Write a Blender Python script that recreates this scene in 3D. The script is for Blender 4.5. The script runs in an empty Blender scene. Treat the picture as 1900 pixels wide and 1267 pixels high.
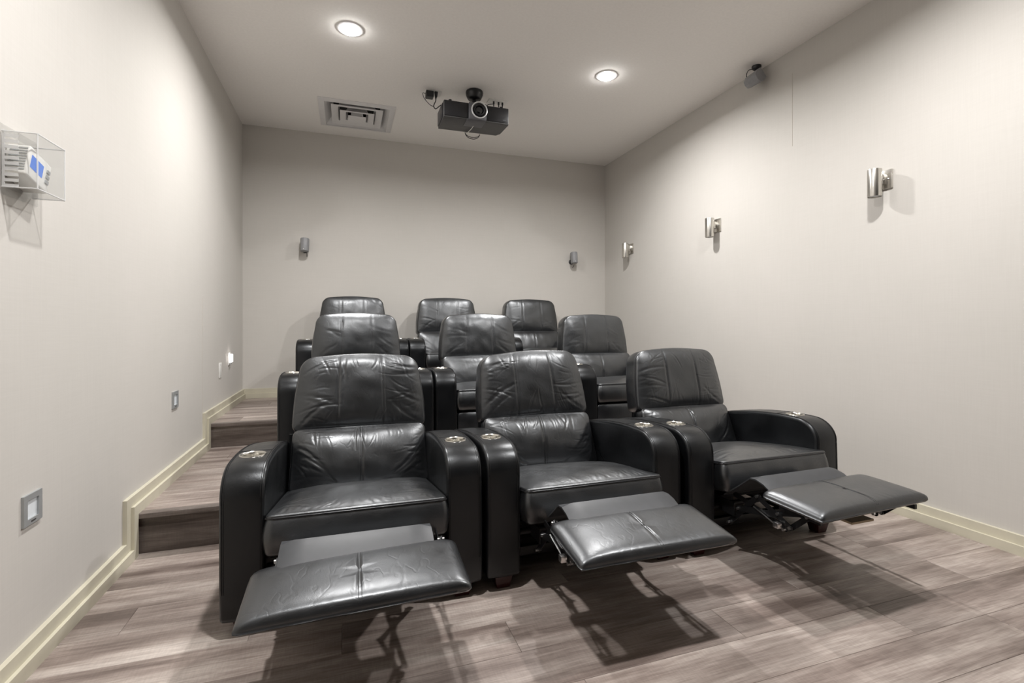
import bpy, bmesh, math, random
import numpy as np
from mathutils import Vector, Matrix

random.seed(7)
SC = bpy.context.scene
COL = SC.collection
R = math.radians

# ------------------------------------------------------------------ camera, world, lights, exposure
XL, XR, YB, YF, ZC = -0.967, 3.036, 5.40, -2.20, 3.067
Z1, Z2, Y1, Y2 = 0.1986, 0.378, 2.774, 4.081
cam_d = bpy.data.cameras.new('camera')
cam = bpy.data.objects.new('camera', cam_d)
COL.objects.link(cam)
cam_d.sensor_width = 36
cam_d.lens = 36 * 910.6 / 1900
cam_d.shift_y = -29.9 / 1900
cam_d.clip_start = 0.02
cam.location = (0, 0, 1.0915)
cam.rotation_euler = (R(90), R(0.07), R(-18.61))
SC.camera = cam

w = bpy.data.worlds.new('world')
SC.world = w
w.use_nodes = True
w.node_tree.nodes['Background'].inputs[0].default_value = (0.9, 0.92, 1, 1)
w.node_tree.nodes['Background'].inputs[1].default_value = 0.0

SC.view_settings.view_transform = 'Standard'
SC.view_settings.look = 'None'
SC.view_settings.gamma = 1
SC.view_settings.use_curve_mapping = False
SC.view_settings.exposure = 0.0

LIGHT_X = (0.024, 1.95)
LIGHT_Y = (3.44, 1.42)
LIGHT_W = 42.5
for ly in LIGHT_Y:
    for lx in LIGHT_X:
        d = bpy.data.lights.new('downlight_lamp', 'AREA')
        d.shape = 'DISK'
        d.size = 0.11
        d.energy = LIGHT_W
        d.color = (1.0, 0.985, 0.972)
        d.spread = R(164)
        o = bpy.data.objects.new('downlight_lamp', d)
        o.location = (lx, ly, ZC - 0.030)
        COL.objects.link(o)

# ------------------------------------------------------------------ materials
def node_mat(name, col, rough=0.5, metal=0.0, spec=0.5):
    m = bpy.data.materials.new(name)
    m.use_nodes = True
    b = m.node_tree.nodes['Principled BSDF']
    b.inputs['Base Color'].default_value = (*col, 1)
    b.inputs['Roughness'].default_value = rough
    b.inputs['Metallic'].default_value = metal
    b.inputs['Specular IOR Level'].default_value = spec
    return m, m.node_tree.nodes, m.node_tree.links, b

def noise(n, l, scale, detail=3, rough=0.5, vec=None):
    t = n.new('ShaderNodeTexNoise')
    t.inputs['Scale'].default_value = scale
    t.inputs['Detail'].default_value = detail
    t.inputs['Roughness'].default_value = rough
    if vec is not None:
        l.new(vec, t.inputs['Vector'])
    return t

def ramp(n, l, fac, stops):
    r = n.new('ShaderNodeValToRGB')
    e = r.color_ramp.elements
    e[0].position, e[0].color = stops[0][0], (*stops[0][1], 1)
    e[1].position, e[1].color = stops[-1][0], (*stops[-1][1], 1)
    for p, c in stops[1:-1]:
        k = e.new(p)
        k.color = (*c, 1)
    l.new(fac, r.inputs[0])
    return r

def mapping(n, l, src, scale=(1, 1, 1)):
    m = n.new('ShaderNodeMapping')
    m.inputs['Scale'].default_value = scale
    l.new(src, m.inputs['Vector'])
    return m

def bump(n, l, b, height, strength, dist, prev=None):
    k = n.new('ShaderNodeBump')
    k.inputs['Strength'].default_value = strength
    k.inputs['Distance'].default_value = dist
    l.new(height, k.inputs['Height'])
    if prev is not None:
        l.new(prev.outputs[0], k.inputs['Normal'])
    l.new(k.outputs[0], b.inputs['Normal'])
    return k

def simple(name, col, rough=0.5, metal=0.0, spec=0.5, vary=0.06, scale=30, bmp=0.0):
    m, n, l, b = node_mat(name, col, rough, metal, spec)
    tc = n.new('ShaderNodeTexCoord')
    t = noise(n, l, scale, 3, 0.5, tc.outputs['Object'])
    lo = tuple(c * (1 - vary) for c in col)
    hi = tuple(min(1, c * (1 + vary)) for c in col)
    r = ramp(n, l, t.outputs[0], [(0.3, lo), (0.7, hi)])
    l.new(r.outputs[0], b.inputs['Base Color'])
    if bmp:
        bump(n, l, b, t.outputs[0], bmp, 0.002)
    return m

def wall_mat():
    m, n, l, b = node_mat('wall_fabric', (0.6, 0.56, 0.5), 0.8, 0, 0.25)
    tc = n.new('ShaderNodeTexCoord')
    a = noise(n, l, 1.0, 2, 0.5, mapping(n, l, tc.outputs['Object'], (260, 260, 6)).outputs[0])
    c = noise(n, l, 1.0, 2, 0.5, mapping(n, l, tc.outputs['Object'], (6, 6, 260)).outputs[0])
    mx = n.new('ShaderNodeMath')
    l.new(a.outputs[0], mx.inputs[0]); l.new(c.outputs[0], mx.inputs[1])
    mx.operation = 'ADD'
    hf = n.new('ShaderNodeMath'); hf.operation = 'MULTIPLY'; hf.inputs[1].default_value = 0.5
    l.new(mx.outputs[0], hf.inputs[0])
    r = ramp(n, l, hf.outputs[0], [(0.35, (0.568, 0.542, 0.507)), (0.65, (0.590, 0.564, 0.529))])
    big = noise(n, l, 1.3, 3, 0.5, tc.outputs['Object'])
    r2 = ramp(n, l, big.outputs[0], [(0.35, (0.97, 0.975, 0.97)), (0.65, (1, 1, 1))])
    mm = n.new('ShaderNodeMix'); mm.data_type = 'RGBA'; mm.blend_type = 'MULTIPLY'
    mm.inputs['Factor'].default_value = 1
    l.new(r.outputs[0], mm.inputs['A']); l.new(r2.outputs[0], mm.inputs['B'])
    l.new(mm.outputs['Result'], b.inputs['Base Color'])
    bump(n, l, b, hf.outputs[0], 0.06, 0.0006)
    return m

def leather_mat(name, base=(0.0055, 0.0060, 0.0070), rough=0.35, wrinkle=0.12, spec=0.9, fine=0.10, coat=0.5):
    m, n, l, b = node_mat(name, base, rough, 0, spec)
    b.inputs['Coat Weight'].default_value = coat
    b.inputs['Coat Roughness'].default_value = 0.33
    b.inputs['Coat IOR'].default_value = 1.65
    b.inputs['Specular Tint'].default_value = (0.92, 0.96, 1.0, 1)
    tc = n.new('ShaderNodeTexCoord')
    big = noise(n, l, 9, 5, 0.6, tc.outputs['Object'])
    r = ramp(n, l, big.outputs[0], [(0.3, tuple(c * 0.75 for c in base)), (0.7, tuple(c * 1.5 for c in base))])
    l.new(r.outputs[0], b.inputs['Base Color'])
    mr = n.new('ShaderNodeMapRange')
    mr.inputs['From Min'].default_value = 0.3; mr.inputs['From Max'].default_value = 0.7
    mr.inputs['To Min'].default_value = rough - 0.05; mr.inputs['To Max'].default_value = rough + 0.09
    l.new(big.outputs[0], mr.inputs['Value'])
    l.new(mr.outputs[0], b.inputs['Roughness'])
    v = n.new('ShaderNodeTexVoronoi')
    v.inputs['Scale'].default_value = 420
    l.new(tc.outputs['Object'], v.inputs['Vector'])
    k1 = bump(n, l, b, v.outputs['Distance'], 0.16, 0.0006)
    nz = noise(n, l, 26, 5, 0.62, tc.outputs['Object'])
    k2 = bump(n, l, b, nz.outputs[0], wrinkle, 0.006, k1)
    # thin tension lines: ridges where a stretched noise crosses its middle value
    rd = noise(n, l, 1.0, 2, 0.5, mapping(n, l, tc.outputs['Object'], (17, 30, 9)).outputs[0])
    s1_ = n.new('ShaderNodeMath'); s1_.operation = 'SUBTRACT'; s1_.inputs[1].default_value = 0.5
    l.new(rd.outputs[0], s1_.inputs[0])
    s2_ = n.new('ShaderNodeMath'); s2_.operation = 'ABSOLUTE'; l.new(s1_.outputs[0], s2_.inputs[0])
    s3_ = n.new('ShaderNodeMapRange'); s3_.inputs['From Min'].default_value = 0.0; s3_.inputs['From Max'].default_value = 0.035
    l.new(s2_.outputs[0], s3_.inputs['Value'])
    k3 = bump(n, l, b, s3_.outputs[0], fine, 0.0022, k2)
    return m

def wood_mat(name, k=1.0):
    """grey brown vinyl oak, grain along local X; every plank gets its own piece of the pattern"""
    m, n, l, b = node_mat(name, (0.3, 0.24, 0.2), 0.42, 0, 0.45)
    tc = n.new('ShaderNodeTexCoord')
    oi = n.new('ShaderNodeObjectInfo')
    mu = n.new('ShaderNodeMath'); mu.operation = 'MULTIPLY'; mu.inputs[1].default_value = 57.0
    l.new(oi.outputs['Random'], mu.inputs[0])
    cb = n.new('ShaderNodeCombineXYZ')
    for i in range(3):
        l.new(mu.outputs[0], cb.inputs[i])
    ad = n.new('ShaderNodeVectorMath'); ad.operation = 'ADD'
    l.new(tc.outputs['Object'], ad.inputs[0]); l.new(cb.outputs[0], ad.inputs[1])
    vec = ad.outputs[0]
    streak = noise(n, l, 1.0, 4, 0.55, mapping(n, l, vec, (1.3, 13, 13)).outputs[0])
    fine = noise(n, l, 1.0, 4, 0.6, mapping(n, l, vec, (9, 150, 150)).outputs[0])
    blot = noise(n, l, 1.0, 3, 0.5, mapping(n, l, vec, (2.2, 5, 5)).outputs[0])
    cross = noise(n, l, 1.0, 2, 0.5, mapping(n, l, vec, (170, 22, 22)).outputs[0])
    def c(r_, g_, b_):
        return (r_ * k, g_ * k, b_ * k)
    r1 = ramp(n, l, streak.outputs[0], [(0.28, c(0.125, 0.098, 0.086)), (0.42, c(0.220, 0.182, 0.163)),
                                         (0.55, c(0.315, 0.273, 0.248)), (0.75, c(0.42, 0.380, 0.350))])
    r2 = ramp(n, l, fine.outputs[0], [(0.3, (0.72, 0.69, 0.68)), (0.6, (1.07, 1.07, 1.07))])
    r3 = ramp(n, l, blot.outputs[0], [(0.3, (0.70, 0.68, 0.67)), (0.7, (1.18, 1.18, 1.18))])
    r5 = ramp(n, l, cross.outputs[0], [(0.35, (0.95, 0.95, 0.95)), (0.65, (1.05, 1.05, 1.05))])
    r4 = ramp(n, l, oi.outputs['Random'], [(0.0, (0.78, 0.76, 0.75)), (1.0, (1.14, 1.14, 1.13))])
    cur = r1.outputs[0]
    for rr in (r2, r3, r4, r5):
        mm = n.new('ShaderNodeMix'); mm.data_type = 'RGBA'; mm.blend_type = 'MULTIPLY'
        mm.inputs['Factor'].default_value = 1
        l.new(cur, mm.inputs['A']); l.new(rr.outputs[0], mm.inputs['B'])
        cur = mm.outputs['Result']
    l.new(cur, b.inputs['Base Color'])
    bump(n, l, b, fine.outputs[0], 0.12, 0.001)
    return m

def emit_mat(name, col, s):
    m = bpy.data.materials.new(name)
    m.use_nodes = True
    n, l = m.node_tree.nodes, m.node_tree.links
    n.clear()
    e = n.new('ShaderNodeEmission'); o = n.new('ShaderNodeOutputMaterial')
    e.inputs[0].default_value = (*col, 1); e.inputs[1].default_value = s
    l.new(e.outputs[0], o.inputs[0])
    return m

def clear_plastic(name, white=0.06):
    m = bpy.data.materials.new(name)
    m.use_nodes = True
    n, l = m.node_tree.nodes, m.node_tree.links
    n.clear()
    o = n.new('ShaderNodeOutputMaterial')
    tr = n.new('ShaderNodeBsdfTransparent'); tr.inputs[0].default_value = (0.965, 0.967, 0.965, 1)
    gl = n.new('ShaderNodeBsdfGlossy'); gl.inputs['Roughness'].default_value = 0.12
    df = n.new('ShaderNodeBsdfDiffuse'); df.inputs[0].default_value = (0.85, 0.85, 0.85, 1)
    m1 = n.new('ShaderNodeMixShader'); m2 = n.new('ShaderNodeMixShader')
    m1.inputs[0].default_value = 0.05
    m2.inputs[0].default_value = white
    l.new(tr.outputs[0], m1.inputs[1]); l.new(gl.outputs[0], m1.inputs[2])
    l.new(m1.outputs[0], m2.inputs[1]); l.new(df.outputs[0], m2.inputs[2])
    l.new(m2.outputs[0], o.inputs[0])
    return m

M = dict(
    wall=wall_mat(),
    ceiling=simple('ceiling_paint', (0.90, 0.875, 0.845), 0.9, 0, 0.2, 0.02, 60, 0.1),
    base=simple('baseboard_paint', (0.58, 0.545, 0.435), 0.45, 0, 0.4, 0.04, 12),
    wood=wood_mat('vinyl_oak', 1.24),
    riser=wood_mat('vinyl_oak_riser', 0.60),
    nosing=simple('nosing_dark', (0.07, 0.052, 0.045), 0.5, 0, 0.4, 0.2, 40),
    subfloor=simple('plank_joint', (0.08, 0.065, 0.055), 0.8),
    leather=leather_mat('black_leather'),
    leather_arm=leather_mat('black_leather_smooth', (0.0034, 0.0037, 0.0044), 0.33, 0.05, 0.40, 0.05, 0.15),
    leather_foot=leather_mat('black_leather_flat', (0.006, 0.0066, 0.0080), 0.35, 0.06, 0.9, 0.10, 0.35),
    seam=simple('seam_thread', (0.010, 0.010, 0.011), 0.5, 0, 0.4),
    piping=simple('leather_piping', (0.014, 0.014, 0.016), 0.34, 0, 0.6),
    vinyl=simple('grey_vinyl', (0.034, 0.036, 0.040), 0.45, 0, 0.5, 0.1, 25, 0.05),
    leg=simple('red_wood_leg', (0.032, 0.005, 0.005), 0.35, 0, 0.5, 0.2, 30),
    steel=simple('brushed_steel', (0.62, 0.60, 0.55), 0.24, 1.0, 0.5, 0.05, 50),
    nickel=simple('brushed_nickel', (0.62, 0.60, 0.56), 0.27, 1.0, 0.5, 0.04, 80),
    black_metal=simple('black_metal', (0.012, 0.012, 0.013), 0.38, 0.3, 0.5),
    chrome=simple('bolt_metal', (0.7, 0.7, 0.7), 0.3, 1.0, 0.5),
    board=simple('raw_board', (0.42, 0.33, 0.22), 0.7),
    black=simple('black_plastic', (0.012, 0.012, 0.014), 0.35, 0, 0.5),
    dgrey=simple('dark_grey_plastic', (0.055, 0.054, 0.054), 0.45, 0, 0.4),
    mgrey=simple('mid_grey_plastic', (0.10, 0.10, 0.108), 0.45, 0, 0.4),
    speaker=simple('grey_speaker_plastic', (0.27, 0.272, 0.28), 0.5, 0, 0.4),
    white=simple('white_plastic', (0.78, 0.77, 0.74), 0.4, 0, 0.4, 0.02),
    vent=simple('white_enamel', (0.74, 0.73, 0.73), 0.45, 0, 0.4, 0.02),
    duct=simple('dark_duct', (0.02, 0.02, 0.02), 0.8),
    silver=simple('silver_frame', (0.40, 0.415, 0.42), 0.4, 0.4, 0.5, 0.04),
    frost=simple('frosted_pane', (0.72, 0.76, 0.79), 0.35, 0, 0.5, 0.02),
    lens=simple('projector_lens_glass', (0.006, 0.007, 0.009), 0.06, 0, 0.9),
    ring=simple('lens_ring_metal', (0.72, 0.72, 0.72), 0.3, 0.2, 0.5),
    blue=emit_mat('blue_screen', (0.13, 0.31, 0.95), 0.85),
    lamp=emit_mat('downlight_glow', (1, 0.985, 0.96), 75),
    night=emit_mat('night_light_glow', (1, 0.93, 0.88), 9),
    clear=clear_plastic('clear_plastic', 0.05),
    frost_edge=clear_plastic('plastic_edge', 0.55),
    screenwall=simple('dark_wall_fabric', (0.06, 0.055, 0.05), 0.9),
    joint=simple('wallpaper_seam', (0.54, 0.50, 0.45), 0.8, 0, 0.2),
)

# ------------------------------------------------------------------ mesh helpers
class MB:
    def __init__(s):
        s.v, s.f = [], []
    def add(s, verts, faces):
        o = len(s.v)
        s.v += [tuple(p) for p in verts]
        s.f += [tuple(i + o for i in f) for f in faces]
    def box(s, x0, x1, y0, y1, z0, z1):
        s.add([(x0, y0, z0), (x1, y0, z0), (x1, y1, z0), (x0, y1, z0), (x0, y0, z1), (x1, y0, z1), (x1, y1, z1), (x0, y1, z1)],
              [(0, 3, 2, 1), (4, 5, 6, 7), (0, 1, 5, 4), (1, 2, 6, 5), (2, 3, 7, 6), (3, 0, 4, 7)])
    def prism(s, pts, axis, a, b):
        """pts: 2D polygon, extruded along axis from a to b"""
        n = len(pts)
        def P(p, t):
            return {'x': (t, p[0], p[1]), 'y': (p[0], t, p[1]), 'z': (p[0], p[1], t)}[axis]
        vs = [P(p, a) for p in pts] + [P(p, b) for p in pts]
        fs = [(i, (i + 1) % n, n + (i + 1) % n, n + i) for i in range(n)]
        fs += [tuple(range(n))[::-1], tuple(range(n, 2 * n))]
        s.add(vs, fs)
    def tube(s, path, r, seg=8, closed=False):
        path = [Vector(p) for p in path]
        n = len(path)
        vs, fs = [], []
        up = Vector((0, 0, 1))
        for i, p in enumerate(path):
            if closed:
                t = path[(i + 1) % n] - path[i - 1]
            else:
                t = path[min(i + 1, n - 1)] - path[max(i - 1, 0)]
            t = t.normalized() if t.length > 1e-9 else Vector((1, 0, 0))
            a = t.cross(up)
            if a.length < 0.05:
                a = t.cross(Vector((0, 1, 0)))
            a.normalize()
            b = t.cross(a)
            for k in range(seg):
                q = 2 * math.pi * k / seg
                vs.append(p + r * (math.cos(q) * a + math.sin(q) * b))
        m = n if closed else n - 1
        for i in range(m):
            for k in range(seg):
                j = (i + 1) % n
                fs.append((i * seg + k, i * seg + (k + 1) % seg, j * seg + (k + 1) % seg, j * seg + k))
        if not closed:
            fs += [tuple(range(seg))[::-1], tuple((n - 1) * seg + k for k in range(seg))]
        s.add(vs, fs)
    def lathe(s, prof, seg=32, c=(0, 0, 0), axis='z'):
        vs, fs = [], []
        for r_, h in prof:
            for k in range(seg):
                q = 2 * math.pi * k / seg
                a, b = r_ * math.cos(q), r_ * math.sin(q)
                p = {'z': (a, b, h), 'y': (a, h, b), 'x': (h, a, b)}[axis]
                vs.append((p[0] + c[0], p[1] + c[1], p[2] + c[2]))
        for i in range(len(prof) - 1):
            for k in range(seg):
                fs.append((i * seg + k, i * seg + (k + 1) % seg, (i + 1) * seg + (k + 1) % seg, (i + 1) * seg + k))
        fs += [tuple(range(seg))[::-1], tuple((len(prof) - 1) * seg + k for k in range(seg))]
        s.add(vs, fs)
    def mesh(s, name, mat, bevel=0.0, bseg=2, smooth=35):
        me = bpy.data.meshes.new(name)
        me.from_pydata(s.v, [], s.f)
        bm = bmesh.new(); bm.from_mesh(me)
        bmesh.ops.recalc_face_normals(bm, faces=bm.faces)
        if bevel:
            ed = [e for e in bm.edges if len(e.link_faces) == 2 and e.calc_face_angle(0) > R(30)]
            bmesh.ops.bevel(bm, geom=ed, offset=bevel, segments=bseg, affect='EDGES', profile=0.5, clamp_overlap=True)
        bm.to_mesh(me); bm.free()
        me.materials.append(mat)
        for p in me.polygons:
            p.use_smooth = True
        me.set_sharp_from_angle(angle=R(smooth))
        return me
    def obj(s, name, mat, parent=None, **k):
        return link(name, s.mesh(name, mat, **k), parent)

def link(name, me, parent=None, loc=(0, 0, 0), rot=(0, 0, 0)):
    o = bpy.data.objects.new(name, me)
    COL.objects.link(o)
    o.location = loc
    o.rotation_euler = rot
    if parent is not None:
        o.parent = parent
    return o

def tag(o, label=None, cat=None, group=None, kind=None):
    if label: o['label'] = label
    if cat: o['category'] = cat
    if group: o['group'] = group
    if kind: o['kind'] = kind
    return o

def thing(name, loc, label, cat, group=None, rz=0.0):
    return tag(link(name, None, None, loc, (0, 0, rz)), label, cat, group)

def boxobj(name, mat, dims, parent=None, **k):
    b = MB(); b.box(*dims)
    return b.obj(name, mat, parent, **k)

# ------------------------------------------------------------------ room shell
def struct(o, label=None):
    return tag(o, label, None, None, 'structure')

T = 0.12
struct(boxobj('wall_left', M['wall'], (XL - T, XL, YF, YB, -0.1, ZC)), 'beige woven-look wall with the thermostat and step lights')
struct(boxobj('wall_right', M['wall'], (XR, XR + T, YF, YB, -0.1, ZC)), 'beige woven-look wall carrying the three metal sconces')
struct(boxobj('wall_back', M['wall'], (XL - T, XR + T, YB, YB + T, -0.1, ZC)), 'beige wall behind the last row of recliners')
struct(boxobj('wall_front', M['screenwall'], (XL - T, XR + T, YF - T, YF, -0.1, ZC)), 'dark wall opposite the recliners')
# ceiling with real openings for the register
VX0, VX1, VY0, VY1 = -0.237, 0.425, 4.535, 5.165
cb = MB()
ix0, ix1, iy0, iy1 = VX0 + .03, VX1 - .03, VY0 + .03, VY1 - .03
cb.box(XL - T, ix0, YF - T, YB + T, ZC, ZC + .12)
cb.box(ix1, XR + T, YF - T, YB + T, ZC, ZC + .12)
cb.box(ix0, ix1, YF - T, iy0, ZC, ZC + .12)
cb.box(ix0, ix1, iy1, YB + T, ZC, ZC + .12)
struct(cb.obj('ceiling', M['ceiling']), 'smooth off-white ceiling with recessed downlights')

# floor: slab plus planks
PW, PL, GAP = 0.18, 1.22, 0.0008
plank_cache = {}
def plank_mesh(L, W, H=0.008, mat='wood'):
    key = (round(L, 3), round(W, 3), H, mat)
    if key not in plank_cache:
        c = 0.0008
        g = GAP / 2
        x0, x1, y0, y1 = -L / 2 + g, L / 2 - g, -W / 2 + g, W / 2 - g
        vs = [(x0, y0, 0), (x1, y0, 0), (x1, y1, 0), (x0, y1, 0),
              (x0, y0, H - c), (x1, y0, H - c), (x1, y1, H - c), (x0, y1, H - c),
              (x0 + c, y0 + c, H), (x1 - c, y0 + c, H), (x1 - c, y1 - c, H), (x0 + c, y1 - c, H)]
        fs = [(0, 3, 2, 1), (8, 9, 10, 11)]
        for i in range(4):
            j = (i + 1) % 4
            fs += [(i, j, 4 + j, 4 + i), (4 + i, 4 + j, 8 + j, 8 + i)]
        me = bpy.data.meshes.new('plank')
        me.from_pydata(vs, [], fs)
        me.materials.append(M[mat])
        plank_cache[key] = me
    return plank_cache[key]

def lay(parent, x0, x1, y0, y1, ztop, rowoff=0, name='plank'):
    H = 0.008
    y = y1
    i = rowoff
    offs = [0.15, 0.78, 0.41, 1.02, 0.58, 0.27, 0.92]
    while y > y0 + 0.004:
        W = min(PW, y - y0)
        x = x0 - offs[i % 7]
        while x < x1:
            a, b = max(x, x0), min(x + PL, x1)
            if b - a > 0.02:
                link(name, plank_mesh(b - a, W), parent, ((a + b) / 2, y - W / 2, ztop - H))
            x += PL
        y -= W
        i += 1

floor = struct(boxobj('floor', M['subfloor'], (XL - .02, XR + .02, YF, Y1, -0.1, -0.0075)), 'grey-brown wood-look plank floor in front of the steps')
lay(floor, XL, XR, YF, Y1 + .03, 0.0)

def platform(y0, y1, z0, z1, label, off):
    p = struct(boxobj('seating_platform', M['subfloor'], (XL, XR, y0 + .03, y1, z0 - .05, z1 - .0075)), label)
    lay(p, XL, XR, y0 + .045, y1, z1, off)
    # nosing strip with rounded lip
    nb = MB()
    pts = [(y0 + .046, z1), (y0 + .010, z1), (y0 + .002, z1 - .003), (y0, z1 - .009), (y0, z1 - .024), (y0 + .030, z1 - .024), (y0 + .046, z1 - .008)]
    nb.prism(pts, 'x', XL, XR)
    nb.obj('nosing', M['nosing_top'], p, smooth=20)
    # riser boards stand on edge
    x = XL
    k = 0
    for L in (0.98, 1.22, 1.22, 0.583):
        h = z1 - .024 - z0
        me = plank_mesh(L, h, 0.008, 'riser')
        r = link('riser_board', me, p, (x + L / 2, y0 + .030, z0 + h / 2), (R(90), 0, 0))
        x += L
    return p
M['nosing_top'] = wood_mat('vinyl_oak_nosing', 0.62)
platform(Y1, Y2 + .03, 0.0, Z1, 'lower wood-look platform under the middle row of recliners', 2)
platform(Y2, YB, Z1, Z2, 'upper wood-look platform under the last row of recliners', 4)

# stepped baseboards: two layers following the step line
def step_line(off, yend, ystart):
    """polyline above the steps at distance off"""
    return [(ystart, off), (Y1 - off, off), (Y1 - off, Z1 + off), (Y2 - off, Z1 + off), (Y2 - off, Z2 + off), (yend, Z2 + off)]
def baseboard_side(name, wallx, sgn, label):
    mb = MB()
    def layer(o0, o1, th):
        lo = step_line(o0, YB, YF); hi = step_line(o1, YB, YF)
        for i in range(5):
            q = [lo[i], lo[i + 1], hi[i + 1], hi[i]]
            a, b = sorted((wallx, wallx + sgn * th))
            mb.prism(q, 'x', a, b)
    layer(0.0, 0.048, 0.030)
    layer(0.048, 0.094, 0.017)
    o = mb.obj(name, M['base'])
    return struct(o, label)
baseboard_side('baseboard_left', XL, 1, 'cream two-step baseboard climbing the left steps')
baseboard_side('baseboard_right', XR, -1, 'cream two-step baseboard along the sconce wall')
mb = MB()
mb.box(XL + .03, XR - .03, YB - .030, YB, Z2, Z2 + .048)
mb.box(XL + .017, XR - .017, YB - .017, YB, Z2 + .048, Z2 + .094)
struct(mb.obj('baseboard_back', M['base']), 'cream baseboard behind the last row')
struct(boxobj('baseboard_front', M['base'], (XL + .03, XR - .03, YF, YF + .03, 0, .094)))
# corner beads and wallpaper seams
s1 = boxobj('trim_1', M['joint'], (XR - .0012, XR, 2.697, 2.7005, 2.377, 2.90)); struct(s1, 'short vertical wallpaper seam below the ceiling speaker')
s2 = boxobj('trim_2', M['joint'], (XL, XL + .0012, 3.981, 3.9835, 0.40, 1.30)); struct(s2, 'faint vertical wallpaper seam by the upper step')

# ------------------------------------------------------------------ recliners
rng = np.random.RandomState(11)

def rrect(wb, wt, h, rb, rt, N, arch=0.0, side=0.0):
    """closed outline, bottom centre at (0,0); widths bottom/top, corner radii, arched top, bowed sides"""
    pts = []
    def arc(cx, cz, r, a0, a1, n=10):
        for k in range(n + 1):
            a = R(a0 + (a1 - a0) * k / n)
            pts.append((cx + r * math.cos(a), cz + r * math.sin(a)))
    arc(wb / 2 - rb, rb, rb, -90, 0)
    for t in np.linspace(0.1, 0.9, 7):
        x = wb / 2 + (wt - wb) / 2 * t + side * math.sin(math.pi * t)
        pts.append((x, rb + (h - rb - rt) * t))
    arc(wt / 2 - rt, h - rt, rt, 0, 90)
    for t in np.linspace(0.1, 0.9, 9):
        pts.append((wt / 2 - rt - (wt - 2 * rt) * t, h + arch * math.sin(math.pi * t)))
    arc(-wt / 2 + rt, h - rt, rt, 90, 180)
    for t in np.linspace(0.9, 0.1, 7):
        x = wb / 2 + (wt - wb) / 2 * t + side * math.sin(math.pi * t)
        pts.append((-x, rb + (h - rb - rt) * t))
    arc(-wb / 2 + rb, rb, rb, 180, 270)
    p = np.array(pts)
    d = np.r_[0, np.cumsum(np.linalg.norm(np.diff(np.vstack([p, p[:1]]), axis=0), axis=1))]
    q = np.linspace(0, d[-1], N, endpoint=False)
    pc = np.vstack([p, p[:1]])
    return np.c_[np.interp(q, d, pc[:, 0]), np.interp(q, d, pc[:, 1])]

def waves(seed, n, f0, f1):
    r = np.random.RandomState(seed)
    a = r.uniform(0, 2 * np.pi, n); f = r.uniform(f0, f1, n); ph = r.uniform(0, 6.28, n)
    def F(x, z):
        s = 0
        for i in range(n):
            s = s + np.sin((x * np.cos(a[i]) + z * np.sin(a[i])) * f[i] + ph[i])
        return s / math.sqrt(n)
    return F

def crease_field(lines):
    def F(x, z):
        s = np.zeros_like(x)
        for (ax, az, bx, bz, amp, sig) in lines:
            dx, dz = bx - ax, bz - az
            L2 = dx * dx + dz * dz
            t = np.clip(((x - ax) * dx + (z - az) * dz) / L2, 0, 1)
            # slightly curved line
            px, pz = ax + t * dx, az + t * dz
            curve = (0.06 if abs(dx) > 0.02 else 0.0) * np.sin(np.pi * t) * math.sqrt(L2)
            px, pz = px - dz / math.sqrt(L2) * curve, pz + dx / math.sqrt(L2) * curve
            d2 = (x - px) ** 2 + (z - pz) ** 2
            fade = np.sin(np.pi * np.clip(t * 0.9 + 0.1, 0, 1)) ** 0.6
            s -= amp * fade * np.exp(-d2 / sig ** 2)
            s += 0.45 * amp * fade * np.exp(-d2 / (2.6 * sig) ** 2)
        return s
    return F

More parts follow.
